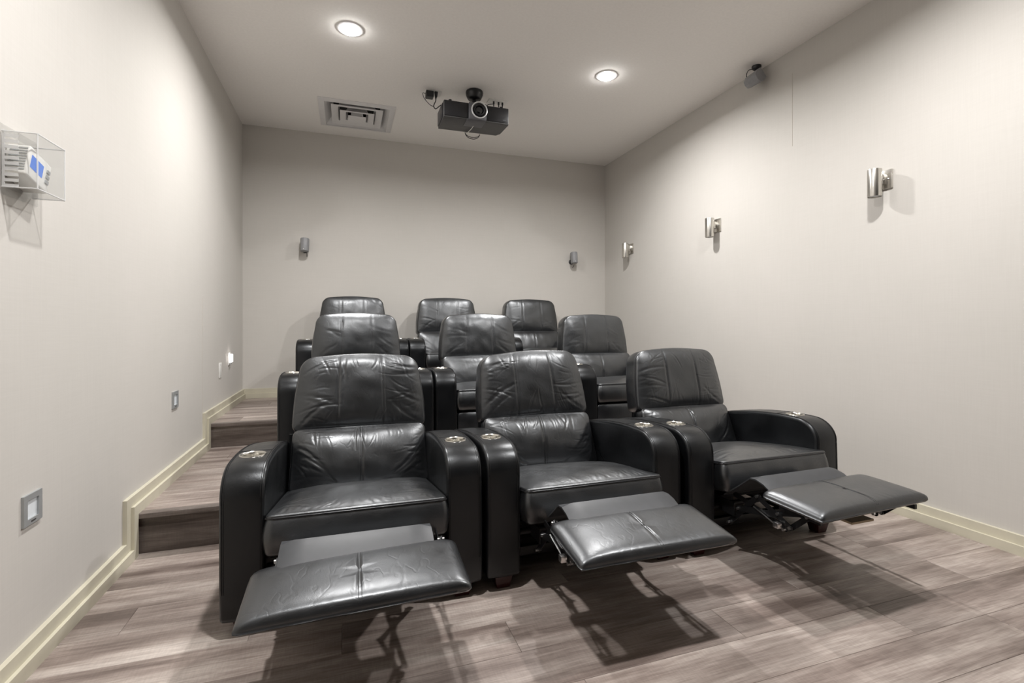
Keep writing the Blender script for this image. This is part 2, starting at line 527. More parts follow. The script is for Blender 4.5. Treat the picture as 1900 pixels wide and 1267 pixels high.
class Cushion:
    """front faces -Y; outline in local X,Z"""
    def __init__(s, outline, T, bulge, disp, power=2.6, edge=0.012, side_bulge=0.01, seam=True, grav=0.0, rnd=0.0):
        s.rnd = rnd
        s.o, s.T, s.b, s.disp, s.p, s.e, s.sb, s.seam, s.grav = outline, T, bulge, disp, power, edge, side_bulge, seam, grav
        s.c = np.array([0.0, (outline[:, 1].min() + outline[:, 1].max()) / 2])
        d = outline - s.c
        s.ang = np.arctan2(d[:, 1], d[:, 0]); s.rad = np.linalg.norm(d, axis=1)
        k = np.argsort(s.ang); s.ang, s.rad = s.ang[k], s.rad[k]
    def front(s, x, z):
        dx, dz = x - s.c[0], z - s.c[1]
        rr = np.hypot(dx, dz); aa = np.arctan2(dz, dx)
        ro = np.interp(aa, s.ang, s.rad, period=2 * np.pi)
        q = np.clip(rr / ro, 0, 1)
        hw = np.abs(s.o[:, 0]).max(); hh = (s.o[:, 1].max() - s.o[:, 1].min()) / 2
        u_ = np.clip(np.abs(dx) / hw, 0, 1); v_ = np.clip(np.abs(dz) / hh, 0, 1)
        h = s.b * ((1 - u_ ** (s.p + .6)) * (1 - v_ ** s.p)) ** 0.8 * (1 - q ** 14) * (1 - s.grav * np.clip(dz, -1, 1) / s.rad.max())
        fade = 1 - q ** 10
        t_ = np.clip((q - .86) / .14, 0, 1)
        return -(h + s.disp(x, z) * fade) + s.rnd * (1 - np.sqrt(np.clip(1 - t_ ** 2, 0, 1)))
    def mesh(s, name, mat, rings=40):
        o, c = s.o, s.c
        N = len(o)
        L = []
        nrm = o - np.roll(o, 1, axis=0)
        tan = np.roll(o, -1, axis=0) - np.roll(o, 1, axis=0)
        tan /= np.linalg.norm(tan, axis=1)[:, None]
        out = np.c_[tan[:, 1], -tan[:, 0]]
        if ((out * (o - c)).sum() < 0): out = -out
        def ring(off, y):
            p = o + out * off
            L.append(np.c_[p[:, 0], np.full(N, y), p[:, 1]])
        ring(-0.03, s.T)
        ring(-0.008, s.T - 0.002)
        ring(0.0, s.T - 0.012)
        wob = waves(3, 4, 25, 60)(o[:, 0], o[:, 1]) * 0.0018
        for t in np.linspace(0.15, 0.85, 6):
            y = s.T - 0.012 + (s.e + 0.004 - (s.T - 0.012)) * t
            p = o + out * (s.sb * math.sin(math.pi * t) + wob[:, None] * math.sin(math.pi * t))
            L.append(np.c_[p[:, 0], np.full(N, y), p[:, 1]])
        ring(0.0, s.e + 0.004)
        if s.seam:
            ring(-0.0025, s.e)
        if not s.rnd:
            ring(0.0008, s.e - 0.005)
            ring(-0.001, s.e - 0.010)
        for q in (np.linspace(1, 0, rings + 1)[:-1] ** (0.55 if s.rnd else 0.9)):
            q = q * (0.9985 if s.rnd else 0.985)
            p = c + (o - c) * q
            y = s.front(p[:, 0], p[:, 1])
            L.append(np.c_[p[:, 0], y, p[:, 1]])
        V = np.vstack(L)
        m = len(L)
        cen = np.array([[c[0], float(s.front(np.array([c[0] + 1e-6]), np.array([c[1]]))[0]), c[1]]])
        V = np.vstack([V, cen])
        i = np.arange(N); j = (i + 1) % N
        F = []
        for k in range(m - 1):
            F.append(np.c_[k * N + i, k * N + j, (k + 1) * N + j, (k + 1) * N + i])
        F = np.vstack(F).tolist()
        F += [[(m - 1) * N + a, (m - 1) * N + (a + 1) % N, m * N] for a in range(N)]
        F.append(list(range(N))[::-1])
        me = bpy.data.meshes.new(name)
        me.from_pydata(V.tolist(), [], F)
        bm = bmesh.new(); bm.from_mesh(me)
        bmesh.ops.recalc_face_normals(bm, faces=bm.faces)
        bm.to_mesh(me); bm.free()
        me.materials.append(mat)
        for p in me.polygons: p.use_smooth = True
        return me
    def line(s, a, b, n=24, lift=0.0):
        t = np.linspace(0, 1, n)
        x = a[0] + (b[0] - a[0]) * t; z = a[1] + (b[1] - a[1]) * t
        y = s.front(x, z) - lift
        return np.c_[x, y, z].tolist()
    def piping(s, mb, r=0.0032, y=None):
        y = s.e - 0.001 if y is None else y
        mb.tube([(p[0] * 1.002, y, p[1]) for p in s.o[::2]], r, 6, True)

def gathers(seed, edges, n, amp, sig, inward=(0.03, 0.12)):
    """short creases that start on an edge segment and run inward"""
    r = np.random.RandomState(seed)
    L = []
    for _ in range(n):
        (ax, az), (bx, bz), (ix, iz) = edges[r.randint(len(edges))]
        t = r.rand(); x, z = ax + (bx - ax) * t, az + (bz - az) * t
        ln = r.uniform(*inward); th = math.atan2(iz, ix) + r.uniform(-0.55, 0.55)
        L.append((x, z, x + ln * math.cos(th), z + ln * math.sin(th), amp * r.uniform(0.4, 1), sig * r.uniform(0.7, 1.4)))
    return L

def headrest(seed, hi):
    W0, W1, H = 0.636, 0.585, 0.368
    o = rrect(W0, W1, H, 0.030, 0.082, 300 if hi else 140, 0.012, 0.006)
    w1 = waves(seed, 6, 9, 24); w2 = waves(seed + 1, 8, 35, 80)
    L = [(-.105, H, -.112, 0, .0042, .008), (.105, H, .112, 0, .0042, .008)]
    L = [(a, b, c, d, e, f) for a, b, c, d, e, f in L]
    r = np.random.RandomState(seed)
    amp = 0.0029 if hi else 0.0022
    for sx in (-1, 1):
        for k in range(4):
            z0 = r.uniform(0.02, 0.30)
            L.append((sx * .30, z0, sx * r.uniform(.08, .16), z0 + r.uniform(-.09, .12), amp * r.uniform(.5, 1.2), r.uniform(.005, .010)))
        L.append((sx * .29, .02, sx * .14, .14, amp, .009))
    L += gathers(seed + 6, [((-.28, .05), (-.2, .33), (1, .2)), ((.28, .05), (.2, .33), (-1, .2)), ((-.26, 0.02), (.26, .02), (0, 1))], 30 if hi else 10, amp * .6, .0038, (.05, .16))
    L += gathers(seed + 5, [((-.3, .04), (-.29, .28), (1, 0)), ((.3, .04), (.29, .28), (-1, 0)), ((-.2, .35), (.2, .35), (0, -1)), ((-.28, 0.01), (.28, .01), (0, 1))], 26 if hi else 14, amp * .8, .005)
    cf = crease_field(L)
    k = 0.0030 if hi else 0.002
    D = lambda x, z: cf(x, z) + k * w1(x, z) + 0.0008 * w2(x, z)
    return Cushion(o, 0.135, 0.036, D, 3.2, 0.018, 0.006, grav=0.25), [[(-.105, H * .985), (-.112, .006)], [(.105, H * .985), (.112, .006)]]

def lumbar(seed, hi):
    W0, W1, H = 0.640, 0.625, 0.300
    o = rrect(W0, W1, H, 0.035, 0.032, 280 if hi else 120, 0.004)
    w1 = waves(seed + 21, 6, 9, 22); w2 = waves(seed + 22, 8, 35, 80)
    r = np.random.RandomState(seed + 9)
    amp = 0.0034 if hi else 0.0026
    L = [(0, H, 0, 0, .005, .009)]
    for sx in (-1, 1):
        for k in range(4):
            L.append((sx * (.31 - .02 * k), .24 - .055 * k + r.uniform(-.01, .01), sx * (.10 + .02 * r.rand()), .03 + .01 * r.rand(), amp * r.uniform(.6, 1.2), r.uniform(.006, .010)))
    L += gathers(seed + 32, [((-.30, .28), (-.30, .1), (1, -.5)), ((.30, .28), (.30, .1), (-1, -.5)), ((-.25, .29), (.25, .29), (0, -1))], 30 if hi else 10, amp * .6, .0038, (.06, .18))
    L += gathers(seed + 31, [((-.26, .29), (.26, .29), (0, -1)), ((-.31, .04), (-.31, .26), (1, 0)), ((.31, .04), (.31, .26), (-1, 0))], 24 if hi else 12, amp * .8, .005)
    cf = crease_field(L)
    D = lambda x, z: cf(x, z) + 0.0034 * w1(x, z) + 0.0008 * w2(x, z)
    return Cushion(o, 0.11, 0.048, D, 2.6, 0.014, 0.006, grav=-0.1), [[(-.004, H * .98), (-.004, .01)], [(.006, H * .98), (.006, .01)]]

def seatc(seed, hi):
    W, H = 0.644, 0.60
    o = rrect(W, W - .01, H, 0.022, 0.03, 280 if hi else 120, 0.0)
    w1 = waves(seed + 41, 6, 8, 20); w2 = waves(seed + 42, 8, 40, 90)
    L = gathers(seed + 51, [((-.30, .012), (.30, .012), (0, 1))], 40 if hi else 16, 0.0030, .0045, (.02, .08))
    L += gathers(seed + 52, [((-.31, .03), (-.31, .4), (1, 0)), ((.31, .03), (.31, .4), (-1, 0))], 14, 0.003, .007, (.06, .2))
    cf = crease_field(L)
    D = lambda x, z: cf(x, z) + 0.0026 * w1(x, z) + 0.0006 * w2(x, z)
    return Cushion(o, 0.140, 0.038, D, 2.6, 0.012, 0.010, grav=0.1), []

def footc(seed):
    W, H = 0.620, 0.262
    o = rrect(W, W, H, 0.010, 0.022, 160)
    w1 = waves(seed + 61, 6, 6, 16)
    L = [(0, H, 0, 0, .0045, .006)] + gathers(seed + 71, [((-.28, .01), (.28, .01), (0, 1))], 14, 0.0015, .005, (.02, .05))
    cf = crease_field(L)
    D = lambda x, z: cf(x, z) + 0.0009 * w1(x, z)
    return Cushion(o, 0.036, 0.016, D, 4.2, 0.020, 0.002, seam=False, rnd=0.019), [[(-.004, .257), (-.004, .006)], [(.005, .257), (.005, .006)]]

# arm profile (y,z), closed: front bottom -> top -> rear
def arm_profile():
    p = [(0.018, 0.055), (0.006, 0.060), (0.0, 0.075)]
    for z in (0.16, 0.25, 0.34, 0.42, 0.47):
        p.append((-0.004 * math.sin((z - .07) / .42 * math.pi), z))
    n = 14
    for k in range(n + 1):
        a = R(90 * k / n)
        e = 1.0
        p.append((0.125 * (1 - math.cos(a) ** e), 0.484 + 0.106 * math.sin(a) ** e))
    for y in np.linspace(.131, .255, 22):
        p.append((y, .5903 + .0012 * math.sin(math.pi * (y - .125) / .135)))
    for y, z in ((.262, .5895), (.30, .588), (.34, .585), (.42, .577), (.50, .566), (.58, .552), (.66, .537), (.70, .526), (.715, .515)):
        p.append((y, z))
    p += [(.72, .50), (.72, .30), (.72, .09), (.715, .062), (.70, .055)]
    return p
ARM_W = 0.1465
CUP = (0.0, 0.195)
def make_arm_mesh():
    P = np.array(arm_profile())
    n = len(P)
    t = np.roll(P, -1, axis=0) - np.roll(P, 1, axis=0)
    t /= np.linalg.norm(t, axis=1)[:, None]
    out = np.c_[-t[:, 1], t[:, 0]]
    if (out * (P - P.mean(0))).sum() < 0: out = -out
    h = ARM_W / 2
    xs = [(-h, -.040), (-h, -.018), (-h, -.016), (-h + .0015, -.009), (-h + .005, -.0035), (-h + .010, -.0008), (-h + .016, 0)] + [(x_, .003 * (1 - (x_ / (h - .016)) ** 2)) for x_ in np.linspace(-h + .016, h - .016, 22)[1:-1]] + [(h - .016, 0), (h - .010, -.0008), (h - .005, -.0035), (h - .0015, -.009), (h, -.016), (h, -.018), (h, -.040)]
    mb = MB()
    vs = []
    for x, off in xs:
        q = P + out * off
        vs += [(x, a, b) for a, b in q]
    fs = []
    for i in range(len(xs) - 1):
        for k in range(n):
            kk = (k + 1) % n
            fs.append((i * n + k, i * n + kk, (i + 1) * n + kk, (i + 1) * n + k))
    fs += [tuple(range(n)), tuple((len(xs) - 1) * n + k for k in range(n))[::-1]]
    mb.add(vs, fs)
    res = mb.mesh('armrest', M['leather_arm'], smooth=50)
    # open the cup holder hole: drop the top faces inside it and snap the rim to a circle
    bm = bmesh.new(); bm.from_mesh(res)
    def rad(co): return math.hypot(co.x - CUP[0], co.y - CUP[1])
    dead = [f for f in bm.faces if f.calc_center_median().z > .5 and rad(f.calc_center_median()) < .0405]
    bmesh.ops.delete(bm, geom=dead, context='FACES')
    for v in bm.verts:
        if v.co.z > .5 and any(e.is_boundary for e in v.link_edges):
            r_ = rad(v.co)
            if r_ > 1e-6:
                v.co.x = CUP[0] + (v.co.x - CUP[0]) * .0425 / r_
                v.co.y = CUP[1] + (v.co.y - CUP[1]) * .0425 / r_
    bm.to_mesh(res); bm.free()
    # stitched seams along both top edges and across behind the cup
    sm = MB()
    k1 = 3 + 5 + 15 + 22 + 8
    for sx in (-1, 1):
        for x_, off in ((h - .0095, .0004), (h - .0155, .0010)):
            q = P + out * off
            sm.tube([(sx * x_, a_, b_) for a_, b_ in q[3:k1]], 0.0011, 5)
    sm.tube([(x, .262, .5915 + .001 * math.cos(x / h * 1.4)) for x in np.linspace(-h + .012, h - .012, 9)], 0.0013, 5)
    seam = sm.mesh('seam', M['seam'])
    cp = MB()
    cp.lathe([(0.038, .5235), (.0384, .53), (.0390, .602), (.0405, .6062), (.0435, .6085), (.0465, .6078), (.0478, .6048), (.0470, .603),
              (.0400, .603), (.0394, .60), (.0392, .521), (0.0, .5205)], 40, (CUP[0], CUP[1], 0))
    # open cup: drop the last cap so it reads as a bowl
    cp = MB()
    prof = [(0.001, .524), (0.030, .524), (.0355, .527), (.0375, .535), (.0382, .600), (.0400, .6055), (.0430, .6085), (.0465, .6080), (.0480, .6050), (.0472, .6025), (.041, .6020), (.0392, .598), (.0390, .522), (.001, .521)]
    cp.lathe([(a_, b_ - .012) for a_, b_ in prof], 44, (CUP[0], CUP[1], 0))
    cup = cp.mesh('cup_holder', M['steel'], smooth=40)
    return res, seam, cup
ARM, ARM_SEAM, CUPM = make_arm_mesh()

lm = MB()
def frustum(mb, cx, cy, z0, z1, a0, a1):
    vs = [(cx + sx * a0, cy + sy * a0, z0) for sx, sy in ((-1, -1), (1, -1), (1, 1), (-1, 1))] + \
         [(cx + sx * a1, cy + sy * a1, z1) for sx, sy in ((-1, -1), (1, -1), (1, 1), (-1, 1))]
    mb.add(vs, [(0, 3, 2, 1), (4, 5, 6, 7), (0, 1, 5, 4), (1, 2, 6, 5), (2, 3, 7, 6), (3, 0, 4, 7)])
frustum(lm, 0, 0, 0, 0.062, 0.028, 0.040)
LEG = lm.mesh('leg', M['leg'], bevel=0.004)

def bar(mb, x, a, b, wid=0.024, th=0.004):
    """flat steel bar in the yz plane between points a and b with rounded ends"""
    a, b = Vector(a), Vector(b)
    d = (b - a).normalized(); nn = Vector((-d.y, d.x)) * wid / 2
    pts = []
    for c_, s_ in ((b, 1), (a, -1)):
        for k in range(7):
            q = R(-90 + 180 * k / 6)
            v = c_ + s_ * (d * math.cos(q) * wid / 2 + nn * math.sin(q))
            pts.append((v.x, v.y))
    mb.prism(pts, 'x', x, x + th)

def make_link_meshes(sx):
    """scissor linkage beside the footrest, in chair coordinates"""
    x = sx * 0.262
    mb = MB()
    bar(mb, x, (-.08, .245), (-.31, .295), .026)
    bar(mb, x + .006, (-.02, .16), (-.19, .335), .024)
    bar(mb, x + .001, (-.19, .335), (-.36, .262), .022)
    bar(mb, x + .010, (-.36, .262), (-.44, .335), .022)
    bar(mb, x + .004, (-.30, .300), (-.41, .335), .022)
    bar(mb, x + .010, (-.05, .30), (-.33, .245), .024)
    mb.box(x - .003, x + .010, -.50, -.31, .325, .345)
    mb.box(x - .004, x + .004, -.06, .50, .20, .262)
    me = mb.mesh('linkage', M['black_metal'], smooth=30)
    return me, x
LINKS = {s: make_link_meshes(s) for s in (-1, 1)}
rv_ = MB(); rv_.lathe([(.0065, -.006), (.0065, .018)], 12, (0, 0, 0), 'x')
RIVET = rv_.mesh('rivet', M['chrome'], smooth=30)
def make_tab():
    mb = MB()
    mb.box(-.288, -.266, -.325, -.300, .248, .270)
    bar(mb, -.272, (-.180, .288), (-.300, .252), .004, .006)
    return mb.mesh('stop_tab', M['chrome'], bevel=.002)
TAB = make_tab()

def flap_mesh():
    prof = [(-.335, .362), (-.295, .380), (-.255, .400), (-.218, .409), (-.185, .395), (-.11, .335), (-.03, .275)]
    mb = MB()
    th = .006
    xs = np.linspace(-.238, .238, 13)
    vs = []
    n = len(prof)
    for j, x in enumerate(xs):
        e = 0.012 if j in (0, len(xs) - 1) else 0
        for (y, z) in prof:
            vs.append((x, y, z - e * (1 if -0.31 < y < -0.2 else 0)))
    off = len(vs)
    vs += [(a, b, c - th) for a, b, c in vs]
    fs = []
    for j in range(len(xs) - 1):
        for k in range(n - 1):
            q = (j * n + k, (j + 1) * n + k, (j + 1) * n + k + 1, j * n + k + 1)
            fs.append(q); fs.append(tuple(i + off for i in q[::-1]))
    m = len(xs)
    for j in range(m - 1):
        for k in (0, n - 1):
            fs.append((j * n + k, (j + 1) * n + k, off + (j + 1) * n + k, off + j * n + k))
    for k in range(n - 1):
        for j in (0, m - 1):
            fs.append((j * n + k, j * n + k + 1, off + j * n + k + 1, off + j * n + k))
    mb.add(vs, fs)
    return mb.mesh('footrest_flap', M['vinyl'], smooth=25)
FLAP = flap_mesh()

def frame_mesh():
    mb = MB()
    mb.box(-.325, .325, .10, .135, .085, .125)
    mb.box(-.325, .325, .58, .62, .085, .30)
    mb.tube([(-.325, .05, .215), (.325, .05, .215)], .014, 10)
    mb.tube([(-.325, .36, .17), (.325, .36, .17)], .012, 10)
    mb.box(-.06, .06, .30, .58, .10, .17)
    return mb.mesh('base_frame', M['black_metal'], bevel=.003)
FRAME = frame_mesh()

def shell_mesh():
    o = rrect(0.60, 0.55, 0.60, 0.02, 0.075, 100, 0.008)
    c = Cushion(o, 0.055, 0.004, lambda x, z: 0 * x, 4, 0.012, 0.004)
    return c.mesh('back_shell', M['leather_arm'], 6)
SHELL = shell_mesh()
rm = MB(); rm.box(-.325, .325, .690, .705, .060, .56); rm.box(-.322, .322, .10, .69, .225, .238)
REAR = rm.mesh('rear_panel', M['leather_arm'])

def panel_mesh():
    """closed footrest panel of an upright chair, standing below the seat"""
    o = rrect(0.636, 0.636, 0.235, 0.02, 0.03, 110)
    w1 = waves(88, 5, 8, 20)
    c = Cushion(o, 0.04, 0.016, lambda x, z: 0.0015 * w1(x, z), 5, 0.012, 0.004)
    return c.mesh('footrest', M['leather_foot'], 14)
PANEL = panel_mesh()

def child(me, parent, name, loc=(0, 0, 0), rot=(0, 0, 0)):
    return link(name, me, parent, loc, rot)

def recliner(x, y, z, rz, label, seed, hi, upright, group, foot_yaw=0.0, seat=(0.0, .413), foot=(0, -.53, .342, 5.0), bx=0.0, roll=0.0, fdz=0.0, froll=0.0):
    t = thing('recliner', (x, y, z), label, 'recliner', group, rz)
    for s in (-1, 1):
        a = child(ARM, t, 'armrest', (s * (0.47 - ARM_W / 2), 0, 0))
        child(ARM_SEAM, a, 'seam')
        c = child(CUPM, a, 'cup_holder')
        for ly in (0.055, 0.66):
            child(LEG, t, 'leg', (s * 0.392, ly, 0))
    dz = 0.048 if upright else 0.0
    k = 70 if hi else 30
    # seat
    S, _ = seatc(seed, hi)
    srot = R(-90) + (R(-9.2) if not upright else R(-4))
    so = child(S.mesh('seat_cushion', M['leather'], k), t, 'seat_cushion', (0, -.004 - seat[0], seat[1] + dz), (srot, 0, 0))
    if hi:
        pm = MB(); S.piping(pm); child(pm.mesh('piping', M['piping']), so, 'piping')
    # lumbar
    Lc, ll = lumbar(seed, hi)
    lo = child(Lc.mesh('lumbar_cushion', M['leather'], k), t, 'lumbar_cushion', (bx, .522 - (.02 if upright else 0), .314 + dz), (R(-22 if not upright else -16), 0, 0))
    for a, b in ll:
        sm = MB(); sm.tube(Lc.line(a, b, 24, -.0002), .0011, 5)
        child(sm.mesh('seam', M['seam']), lo, 'seam')
    if hi:
        sm = MB(); Lc.piping(sm, .0026)
        child(sm.mesh('piping', M['piping']), lo, 'piping')
    # headrest
    Hc, hl = headrest(seed, hi)
    ho = child(Hc.mesh('headrest', M['leather'], k), t, 'headrest', (bx, .650 - (.03 if upright else 0), .577 + dz + ((.006 if z > .3 else -.010) if upright else 0)), (R(-13 if not upright else -8), roll, 0))
    for a, b in hl:
        for dx in (-.003, .003):
            sm = MB()
            sm.tube(Hc.line((a[0] + dx, a[1]), (b[0] + dx, b[1]), 28, -.0002), .0010, 5)
            child(sm.mesh('seam', M['seam']), ho, 'seam')
    if hi:
        sm = MB(); Hc.piping(sm, .0028)
        child(sm.mesh('piping', M['piping']), ho, 'piping')
    child(SHELL, t, 'back_shell', (0, .675 - (.02 if upright else 0), .30 + dz), (R(-12.5 if not upright else -8), 0, 0))
    child(FRAME, t, 'base_frame')
    child(REAR, t, 'rear_panel')
    if upright:
        child(PANEL, t, 'footrest', (0, .012, .075), (0, 0, 0))
    else:
        Fc, fl = footc(seed)
        # pivot for the yawed footrest
        fo = child(Fc.mesh('footrest', M['leather_foot'], 30), t, 'footrest', (foot[0], foot[1], foot[2]), (R(-90) + R(foot[3]), froll, foot_yaw))
        for a, b in fl:
            sm = MB(); sm.tube(Fc.line(a, b, 24, -.0002), .0010, 5)
            child(sm.mesh('seam', M['seam']), fo, 'seam')
        child(FLAP, t, 'footrest_flap', (foot[0], 0, fdz), (0, 0, foot_yaw * .3))
        for s in (-1, 1):
            me, rx = LINKS[s]
            q = child(me, t, 'linkage')
            for (ry, rz_) in ((-.08, .245), (-.19, .335), (-.36, .262), (-.44, .335), (-.02, .16), (-.30, .298), (-.33, .245)):
                child(RIVET, q, 'rivet', (rx, ry, rz_))
        tag(child(TAB, t, 'stop_tab'), 'bright metal tab on the linkage')
        bd = MB(); bd.box(-.10, .02, -.50, -.33, .308, .316)
        tag(child(bd.mesh('underside_board', M['board']), t, 'underside_board'), 'raw wood board under the footrest')
    return t

F = 'recliners of the front row with footrests out'
recliner(.049, 1.920, 0, R(-0.8), 'black leather recliner at the left of the front row, footrest raised, nearest the camera', 101, True, False, F,
         0, (.015, .423), (-.008, -.535, .344, 5.5), .010, 0, 0, R(-1.5))
recliner(1.008, 1.918, 0, 0, 'black leather recliner in the middle of the front row with raised footrest', 202, True, False, F,
         0, (.055, .428), (0, -.525, .343, 7.5), .004, R(-2.2), .006)
recliner(1.976, 1.898, 0, 0, 'black leather recliner at the right end of the front row, footrest raised', 303, True, False, F,
         R(3.0), (.050, .458), (-.064, -.580, .412, 2.5), .004, 0, .026)
F = 'upright recliners of the middle row'
recliner(.074, 3.225, Z1, 0, 'black leather recliner on the lower platform, directly behind the left front recliner', 404, False, True, F)
recliner(1.025, 3.235, Z1, 0, 'black leather recliner in the middle of the middle row, on the lower platform', 505, False, True, F)
recliner(2.075, 3.225, Z1, 0, 'black leather recliner at the right end of the middle row, beside the sconce wall', 606, False, True, F)
F = 'upright recliners of the last row'
recliner(.062, 4.47, Z2, 0, 'black leather recliner at the left of the last row, mostly hidden, on the upper platform', 707, False, True, F)
recliner(1.005, 4.47, Z2, 0, 'black leather recliner in the middle of the last row, against the back wall', 808, False, True, F)
recliner(1.948, 4.47, Z2, 0, 'black leather recliner at the right end of the last row, on the upper platform', 909, False, True, F)

# ------------------------------------------------------------------ ceiling fixtures
lab = {(0, 0): 'round recessed ceiling downlight left of the projector', (1, 0): 'round recessed ceiling downlight right of the projector, nearer the sconce wall'}
for j, ly in enumerate(LIGHT_Y):
    for i, lx in enumerate(LIGHT_X):
        side = 'left' if i == 0 else 'right'
        where = {1: 'above the front row', 2: 'over the open floor before the front row'}
        L = lab.get((i, j)) or 'round recessed downlight %s, in the %s line' % (where[j], side)
        t = thing('downlight', (lx, ly, ZC), L, 'downlight', 'recessed ceiling downlights')
        mb = MB(); mb.lathe([(.058, .0), (.060, -.007), (.070, -.009), (.084, -.005), (.086, 0)], 40)
        # ring only: rebuild without caps
        mb.f = [f for f in mb.f if len(f) == 4]
        mb.obj('trim_ring', M['vent'], t)
        mb = MB(); mb.lathe([(.0585, -.001), (.0580, -.010), (.052, -.019), (.040, -.024), (.020, -.026)], 40)
        mb.obj('lens', M['lamp'], t)

# air register: nested square louvres
cx, cy = (VX0 + VX1) / 2, (VY0 + VY1) / 2
reg = thing('air_register', (cx, cy, ZC), 'square white ceiling air register with nested louvres, left of the projector', 'vent')
hx, hy = (VX1 - VX0) / 2, (VY1 - VY0) / 2
def sq_ring(mb, a0x, a0y, z0, a1x, a1y, z1, th=0.003):
    """sloping square band from inner/top (a1,z1) to outer/bottom (a0,z0)"""
    def c4(ax, ay, z): return [(-ax, -ay, z), (ax, -ay, z), (ax, ay, z), (-ax, ay, z)]
    vs = c4(a0x, a0y, z0) + c4(a1x, a1y, z1) + c4(a0x, a0y, z0 - th) + c4(a1x - th, a1y - th, z1 - th)
    fs = []
    for i in range(4):
        j = (i + 1) % 4
        fs += [(i, j, 4 + j, 4 + i), (8 + i, 12 + i, 12 + j, 8 + j), (i, 8 + i, 8 + j, j), (4 + i, 4 + j, 12 + j, 12 + i)]
    mb.add(vs, fs)
mb = MB()
sq_ring(mb, hx, hy, -.001, hx - .045, hy - .045, -.010, .004)
sq_ring(mb, hx - .040, hy - .040, -.009, hx - .120, hy - .120, .070, .003)
mb.obj('frame', M['vent'], reg, smooth=20)
def band(f0, f1, z0, z1, zs, th=0.0025):
    mb = MB()
    def c4(f, z, d=0.0): return [(-hx * f + d, -hy * f + d, z), (hx * f - d, -hy * f + d, z), (hx * f - d, hy * f - d, z), (-hx * f + d, hy * f - d, z)]
    rings = [c4(f0, z0 + th), c4(f0, z0), c4(f1, z1), c4(f1 - .05, zs), c4(f1 - .05, zs, -th), c4(f1, z1 + th, -th)]
    n = len(rings)
    vs = [p for r_ in rings for p in r_]
    fs = []
    for a_ in range(n):
        b_ = (a_ + 1) % n
        for i_ in range(4):
            k_ = (i_ + 1) % 4
            fs.append((a_ * 4 + i_, a_ * 4 + k_, b_ * 4 + k_, b_ * 4 + i_))
    mb.add(vs, fs)
    return mb
for f0, f1, zz in ((.68, .50, -.010), (.455, .30, -.024)):
    band(f0, f1, zz, zz + .010, zz + .055).obj('louvre', M['vent'], reg, smooth=20)
mb = MB(); mb.prism([(-hx * .24, -hy * .24), (hx * .24, -hy * .24), (hx * .24, hy * .24), (-hx * .24, hy * .24)], 'z', -.038, -.034)
mb.prism([(-hx * .16, -hy * .16), (hx * .16, -hy * .16), (hx * .16, hy * .16), (-hx * .16, hy * .16)], 'z', -.034, .02)
mb.obj('centre_plate', M['vent'], reg, smooth=20)
boxobj('duct', M['duct'], (-hx + .02, hx - .02, -hy + .02, hy - .02, .10, .118), reg)

# projector hanging from the ceiling
PX, PY = 1.004, 3.985
pr = thing('projector', (PX, PY, ZC), 'black and grey projector hanging upside down from the ceiling', 'projector')
zb, zt = 2.752 - ZC, 2.884 - ZC
wf = .272
body = [(-wf, -.125), (wf - .004, -.125), (wf, -.10), (.262, .09), (.235, .135), (-wf + .002, .142)]
mb = MB()
mb.prism(body, 'z', zb, zt)
mb.obj('body', M['dgrey'], pr, bevel=.004)
for x0, x1 in ((-wf + .003, -.072), (.072, wf - .008)):
    o = boxobj('front_panel', M['black'], (x0, x1, -.130, -.12, zb + .010, zt - .002), pr, bevel=.002)
    tag(o, 'glossy black front panel')
mb = MB()
mb.prism([(-.150, zb + .012), (-.150, zt), (-.124, zt), (-.124, zb - .004), (-.145, zb - .002)], 'x', -.072, .072)
mb.obj('lens_housing', M['mgrey'], pr, bevel=.003)
mb = MB()
mb.prism([(-.145, zb), (.0, zb), (.0, zb - .007), (-.13, zb - .007)], 'x', -.088, .070)
mb.obj('bottom_cover', M['mgrey'], pr, bevel=.003)
LZ = 2.824 - ZC
mb = MB(); mb.lathe([(.064, -.148), (.067, -.160), (.0665, -.166), (.062, -.168), (.058, -.162), (.057, -.15)], 44, (.010, 0, LZ), 'y')
mb.f = [f for f in mb.f if len(f) == 4]
mb.obj('lens_ring', M['ring'], pr)
mb = MB(); mb.lathe([(.0575, -.148), (.0575, -.159), (.046, -.155), (.044, -.163), (.036, -.165), (.034, -.150)], 40, (.010, 0, LZ), 'y')
mb.obj('lens_barrel', M['black'], pr)
mb = MB(); mb.lathe([(.034, -.1505)] + [(.034 * math.cos(R(a)), -.1505 - .012 * math.sin(R(a))) for a in range(10, 90, 10)] + [(.0005, -.1625)], 32, (.010, 0, LZ), 'y')
mb.obj('lens', M['lens'], pr)
for (x, y) in ((-.215, -.09), (.215, -.09), (-.215, .09)):
    mb = MB()
    mb.lathe([(.007, zt - .004), (.007, zt + .010), (.013, zt + .012), (.013, zt + .020)], 16, (x, y, 0))
    mb.obj('adjusting_foot', M['black'], pr)
boxobj('badge', M['mgrey'], (.215, .245, -.1315, -.129, zb + .026, zb + .031), pr)
mb = MB(); mb.lathe([(.070, -.002), (.074, -.012), (.072, -.030), (.060, -.060), (.050, -.072), (.018, -.078), (.018, -.10), (.03, -.105), (.03, -.115)], 36, (.020, .045, 0))
mb.obj('ceiling_mount', M['black'], pr, smooth=40)
for ax, ay, bx, by in ((-.12, -.04, .02, .045), (.16, -.04, .02, .045), (-.10, .12, .02, .045), (.15, .12, .02, .045)):
    mb = MB()
    mb.tube([(bx, by, -.112), (ax, ay, zt + .012), (ax, ay, zt - .002)], .007, 8)
    mb.obj('mount_arm', M['black_metal'], pr)
mb = MB()
mb.box(-.279, -.272, -.09, .12, zb + .01, zt - .012)
mb.obj('side_grille', M['black'], pr, bevel=.002)
mb = MB()
